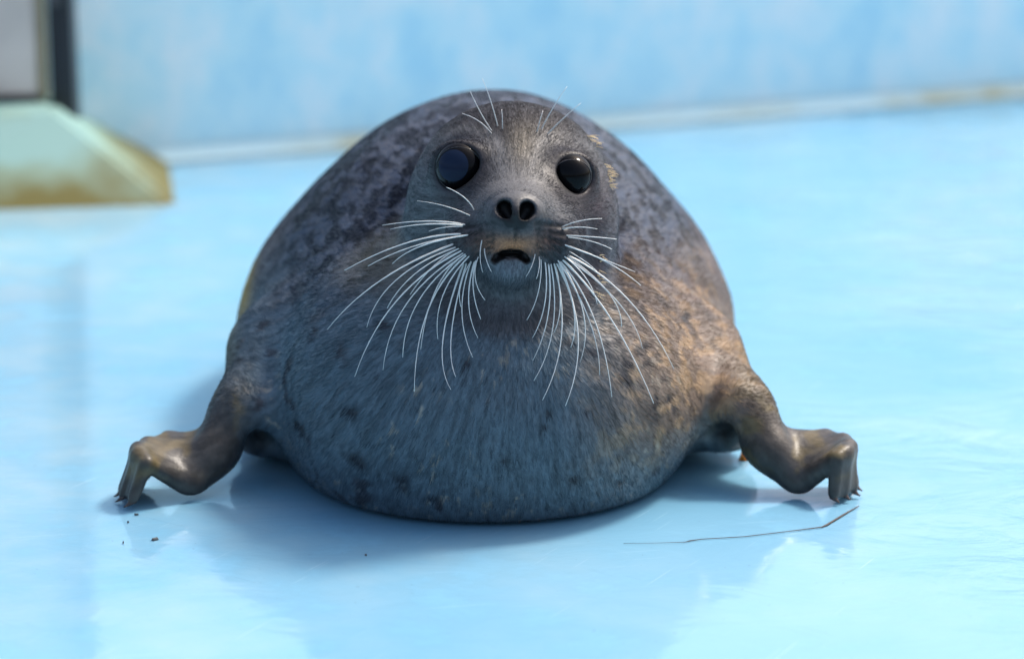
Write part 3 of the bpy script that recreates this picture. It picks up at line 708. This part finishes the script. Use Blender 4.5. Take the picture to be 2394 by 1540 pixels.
# ---- fur: short strands combed away from the nose
def build_fur(count):
    T = np.concatenate([Q[:, [0, 1, 2]], Q[:, [0, 2, 3]]])
    A, B, C = V[T[:, 0]], V[T[:, 1]], V[T[:, 2]]
    area = np.linalg.norm(np.cross(B-A, C-A), axis=1)/2
    cen = (A+B+C)/3
    tn = NRM[T].mean(1); view = CAM-cen; vis = (tn*view).sum(1)/np.linalg.norm(view, axis=1)
    w = area*np.where(cen[:, 1] < 0.85, 1, 0.15)*(cen[:, 2] > 0.004)
    hd = np.linalg.norm(cen-HEADC, axis=1)
    w = w*(0.8+2.6*sst(.19, .13, hd))*np.where(vis > -0.25, 1.0, 0.25)
    mx = np.maximum(np.maximum(inner[T[:, 0]], inner[T[:, 1]]), inner[T[:, 2]])
    w = w*(1-.9*sst(.27, .31, np.abs(cen[:, 0]+.02))*sst(.085, .06, cen[:, 2]))
    w = w*(mx < 0.02)
    for px in (1128, 1286):
        w = w*(1-0.8*np.exp(-((((cen-P(px, 556, -0.005))/np.array([.032, .05, .022]))**2).sum(1))**2))
    dn = np.linalg.norm((cen-P(1204, 500, -.04))/np.array([.030, .03, .020]), axis=1); w = w*(dn > 1.0)
    w = w*(1-0.85*gauss(cen, P(1193, 622, -.01), (.022, .03, .011)))
    w = w/w.sum(); r = np.random.default_rng(3)
    pick = r.choice(len(T), count, p=w)
    a, b = r.random(count), r.random(count); fl = a+b > 1; a[fl] = 1-a[fl]; b[fl] = 1-b[fl]
    root = A[pick]+(B[pick]-A[pick])*a[:, None]+(C[pick]-A[pick])*b[:, None]
    n = NRM[T[pick]].mean(1); n /= np.linalg.norm(n, axis=1)[:, None]
    d = root-NOSE; dl = np.linalg.norm(d, axis=1); d /= dl[:, None]
    far = sst(.12, .35, dl); d = d+np.array([0, 0.9, 0])*far[:, None]+np.array([0, 0, -0.25])*far[:, None]
    wob = np.stack([fbm(root*40, q, 2) for q in (31, 37, 41)], 1)-0.5
    d = d+wob*0.6+r.normal(0, .10, root.shape)
    d -= n*(d*n).sum(1)[:, None]; d /= np.linalg.norm(d, axis=1)[:, None]+1e-6
    L = np.where(np.linalg.norm(root-HEADC, axis=1) < .14, 0.0055, 0.0085)*r.uniform(.6, 1.25, count)
    near_eye = np.min([np.linalg.norm(root-e, axis=1) for e in EYE_C], axis=0); L *= 0.45+0.55*sst(.022, .045, near_eye)
    L *= 0.5+0.5*sst(.03, .08, dl)
    arm = sst(.225, .27, np.abs(root[:, 0]+.02))*sst(.12, .06, root[:, 2]); L *= 1-0.7*arm
    lift = r.uniform(.07, .17, count)
    K = 4; pts = np.zeros((count, K, 3))
    for k in range(K):
        t = k/(K-1)
        pts[:, k] = root-n*0.00015+d*(L*t)[:, None]+n*(L*lift*(t-0.35*t*t))[:, None]
    rad = np.array([1.0, .85, .6, .15])[None, :]*r.uniform(.00014, .00025, count)[:, None]
    jit = .12+.22*(np.linalg.norm(root-HEADC, axis=1) < .15)
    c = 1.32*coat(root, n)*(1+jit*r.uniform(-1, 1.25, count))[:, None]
    # an occasional dark wet lock between the hairs
    lock = sst(.60, .72, fbm(((root-NOSE)/dl[:, None])*70+dl[:, None]*6, 51, 2))*sst(.10, .16, dl)*sst(.36, .28, dl)
    c *= (1-.35*lock)[:, None]
    # pale wet tufts on the right edge of the head and neck
    ex = []
    for px, py, m in ((1388, 322, 10), (1390, 334, 6), (1414, 388, 4), (1420, 404, 8), (1424, 418, 6), (1424, 430, 8), (1398, 640, 5), (1402, 655, 5), (1390, 690, 5), (1400, 600, 4)):
        h = None
        for sh in range(0, 40, 3):
            h = hit_n(px-sh, py)
            if h is not None and h[0].y < 0.27: break
        if h is None: continue
        for _ in range(m):
            b0 = np.array(h[0])+r.normal(0, .0022, 3); dv = np.array([1.0, -0.25, r.uniform(-.35, .2)])+r.normal(0, .25, 3); dv /= np.linalg.norm(dv)
            ln_ = r.uniform(.004, .010); ex.append([b0+dv*ln_*t+np.array([0, 0, -.0012*t*t]) for t in (0, .33, .66, 1)])
    ex = np.array(ex); m = len(ex)
    pts = np.concatenate([pts, ex]); rad = np.concatenate([rad, np.array([[.0004, .00035, .00025, .0001]])*np.ones((m, 1))])
    c = np.concatenate([c, np.array([[.85, .66, .40]])*r.uniform(.8, 1.1, (m, 1))]); count += m
    cu = bpy.data.hair_curves.new('fur'); cu.add_curves([K]*count)
    cu.attributes['position'].data.foreach_set('vector', pts.astype(np.float32).ravel())
    ra = cu.attributes.get('radius') or cu.attributes.new('radius', 'FLOAT', 'POINT')
    ra.data.foreach_set('value', rad.astype(np.float32).ravel())
    cc = cu.attributes.new('coat', 'FLOAT_COLOR', 'CURVE')
    cc.data.foreach_set('color', np.concatenate([c, np.ones((count, 1))], 1).astype(np.float32).ravel())
    cu.materials.append(mat_coat('fur_strands', 0.6, 0.03, False))
    o = bpy.data.objects.new('fur', cu); COL.objects.link(o); o.parent = seal; o['kind'] = 'stuff'
    return o
build_fur(300000)

# ------------------------------------------------------------------ small things lying on the floor
def strand(name, pts, r, mat, z=0.0012):
    bm = bmesh.new(); rings = []
    P3 = [Vector(G(a, b)) for a, b in pts]
    for i, p in enumerate(P3):
        tg = (P3[min(i+1, len(P3)-1)]-P3[max(i-1, 0)]).normalized(); s1 = Vector((0, 0, 1)).cross(tg)
        rr = r[i]; p = p+Vector((0, 0, max(z, rr)))
        rings.append([bm.verts.new(p+s1*(rr*math.cos(a))+Vector((0, 0, rr*math.sin(a)))) for a in (0, 1.2566, 2.5133, 3.7699, 5.0265)])
    for A, B in zip(rings[:-1], rings[1:]):
        for i in range(5): bm.faces.new((A[i], A[(i+1) % 5], B[(i+1) % 5], B[i]))
    bm.faces.new(rings[0]); bm.faces.new(rings[-1]); bmesh.ops.recalc_face_normals(bm, faces=bm.faces)
    return from_bm(name, bm, mat)
brown = plain('dry_stem', (0.05, 0.035, 0.03), 0.6, 0, 200)
tw = strand('grass_stem', [(1457, 1272), (1530, 1271), (1600, 1269), (1612, 1266), (1640, 1262), (1740, 1256), (1840, 1244), (1920, 1234), (1932, 1229), (1965, 1209), (1990, 1194), (2008, 1184)],
            [.0002, .0002, .0003, .0006, .0004, .0004, .0004, .0006, .0011, .0010, .0007, .0003], brown)
tag(tw, 'long thin dry stem on the floor below the right fore-flipper', 'stem')
fleck_m = plain('dirt_fleck', (0.07, 0.08, 0.085), 0.6, 0, 300)
def fleck(px, py, L, W, a, seed):
    r = np.random.default_rng(seed); c = Vector(G(px, py)); bm = bmesh.new(); top = []; n = 9
    for i in range(n):
        t = 2*math.pi*i/n; q = r.uniform(.6, 1.1)
        x_, y_ = L*q*math.cos(t), W*q*math.sin(t)
        top.append((x_*math.cos(a)-y_*math.sin(a), x_*math.sin(a)+y_*math.cos(a)))
    lo = [bm.verts.new((x_, y_, 0.0005)) for x_, y_ in top]; hi = [bm.verts.new((x_*.8, y_*.8, 0.0016+r.uniform(0, .0012))) for x_, y_ in top]
    for i in range(n): bm.faces.new((lo[i], lo[(i+1) % n], hi[(i+1) % n], hi[i]))
    bm.faces.new(hi); bmesh.ops.recalc_face_normals(bm, faces=bm.faces)
    o = from_bm('dirt_fleck', bm, fleck_m, smooth=False); o.location = c; return o
tag(fleck(362, 1262, .0048, .0024, 0.6, 1), 'largest dark fleck of dirt on the floor in front of the left fore-flipper', 'dirt fleck')
for i, (a, b, t) in enumerate(((318, 1205, 'dark fleck of dirt right under the claws of the left fore-flipper'), (300, 1222, 'tiny fleck of dirt between the left fore-flipper claws and the largest fleck'),
        (288, 1270, 'tiny fleck of dirt left of the largest fleck on the floor'), (855, 1299, 'single tiny fleck of dirt on the floor below the belly'))):
    tag(fleck(a, b, .0014 if i else .0026, .0008, i*0.9, i+5), t, 'dirt fleck', 'tiny dirt flecks scattered on the floor')
oc = G(1738, 1076); bm = bmesh.new()
lo = [bm.verts.new((x_*.006, y_*.006, 0.001)) for x_, y_ in ((-1, -.3), (.1, -.7), (1, -.1), (.6, .7), (-.5, .8))]
hi = [bm.verts.new((x_*.004, y_*.004, z_*.6)) for x_, y_, z_ in ((-.9, -.3, .012), (.1, -.6, .007), (1, -.1, .010), (.5, .7, .016), (-.5, .7, .019))]
for i in range(5): bm.faces.new((lo[i], lo[(i+1) % 5], hi[(i+1) % 5], hi[i]))
bm.faces.new(hi); bmesh.ops.recalc_face_normals(bm, faces=bm.faces)
orange = from_bm('orange_scrap', bm, plain('orange_scrap', (0.50, 0.16, 0.01), 0.45, 0, 90), smooth=False); orange.location = oc
tag(orange, 'small orange scrap on the floor behind the right fore-flipper', 'scrap')
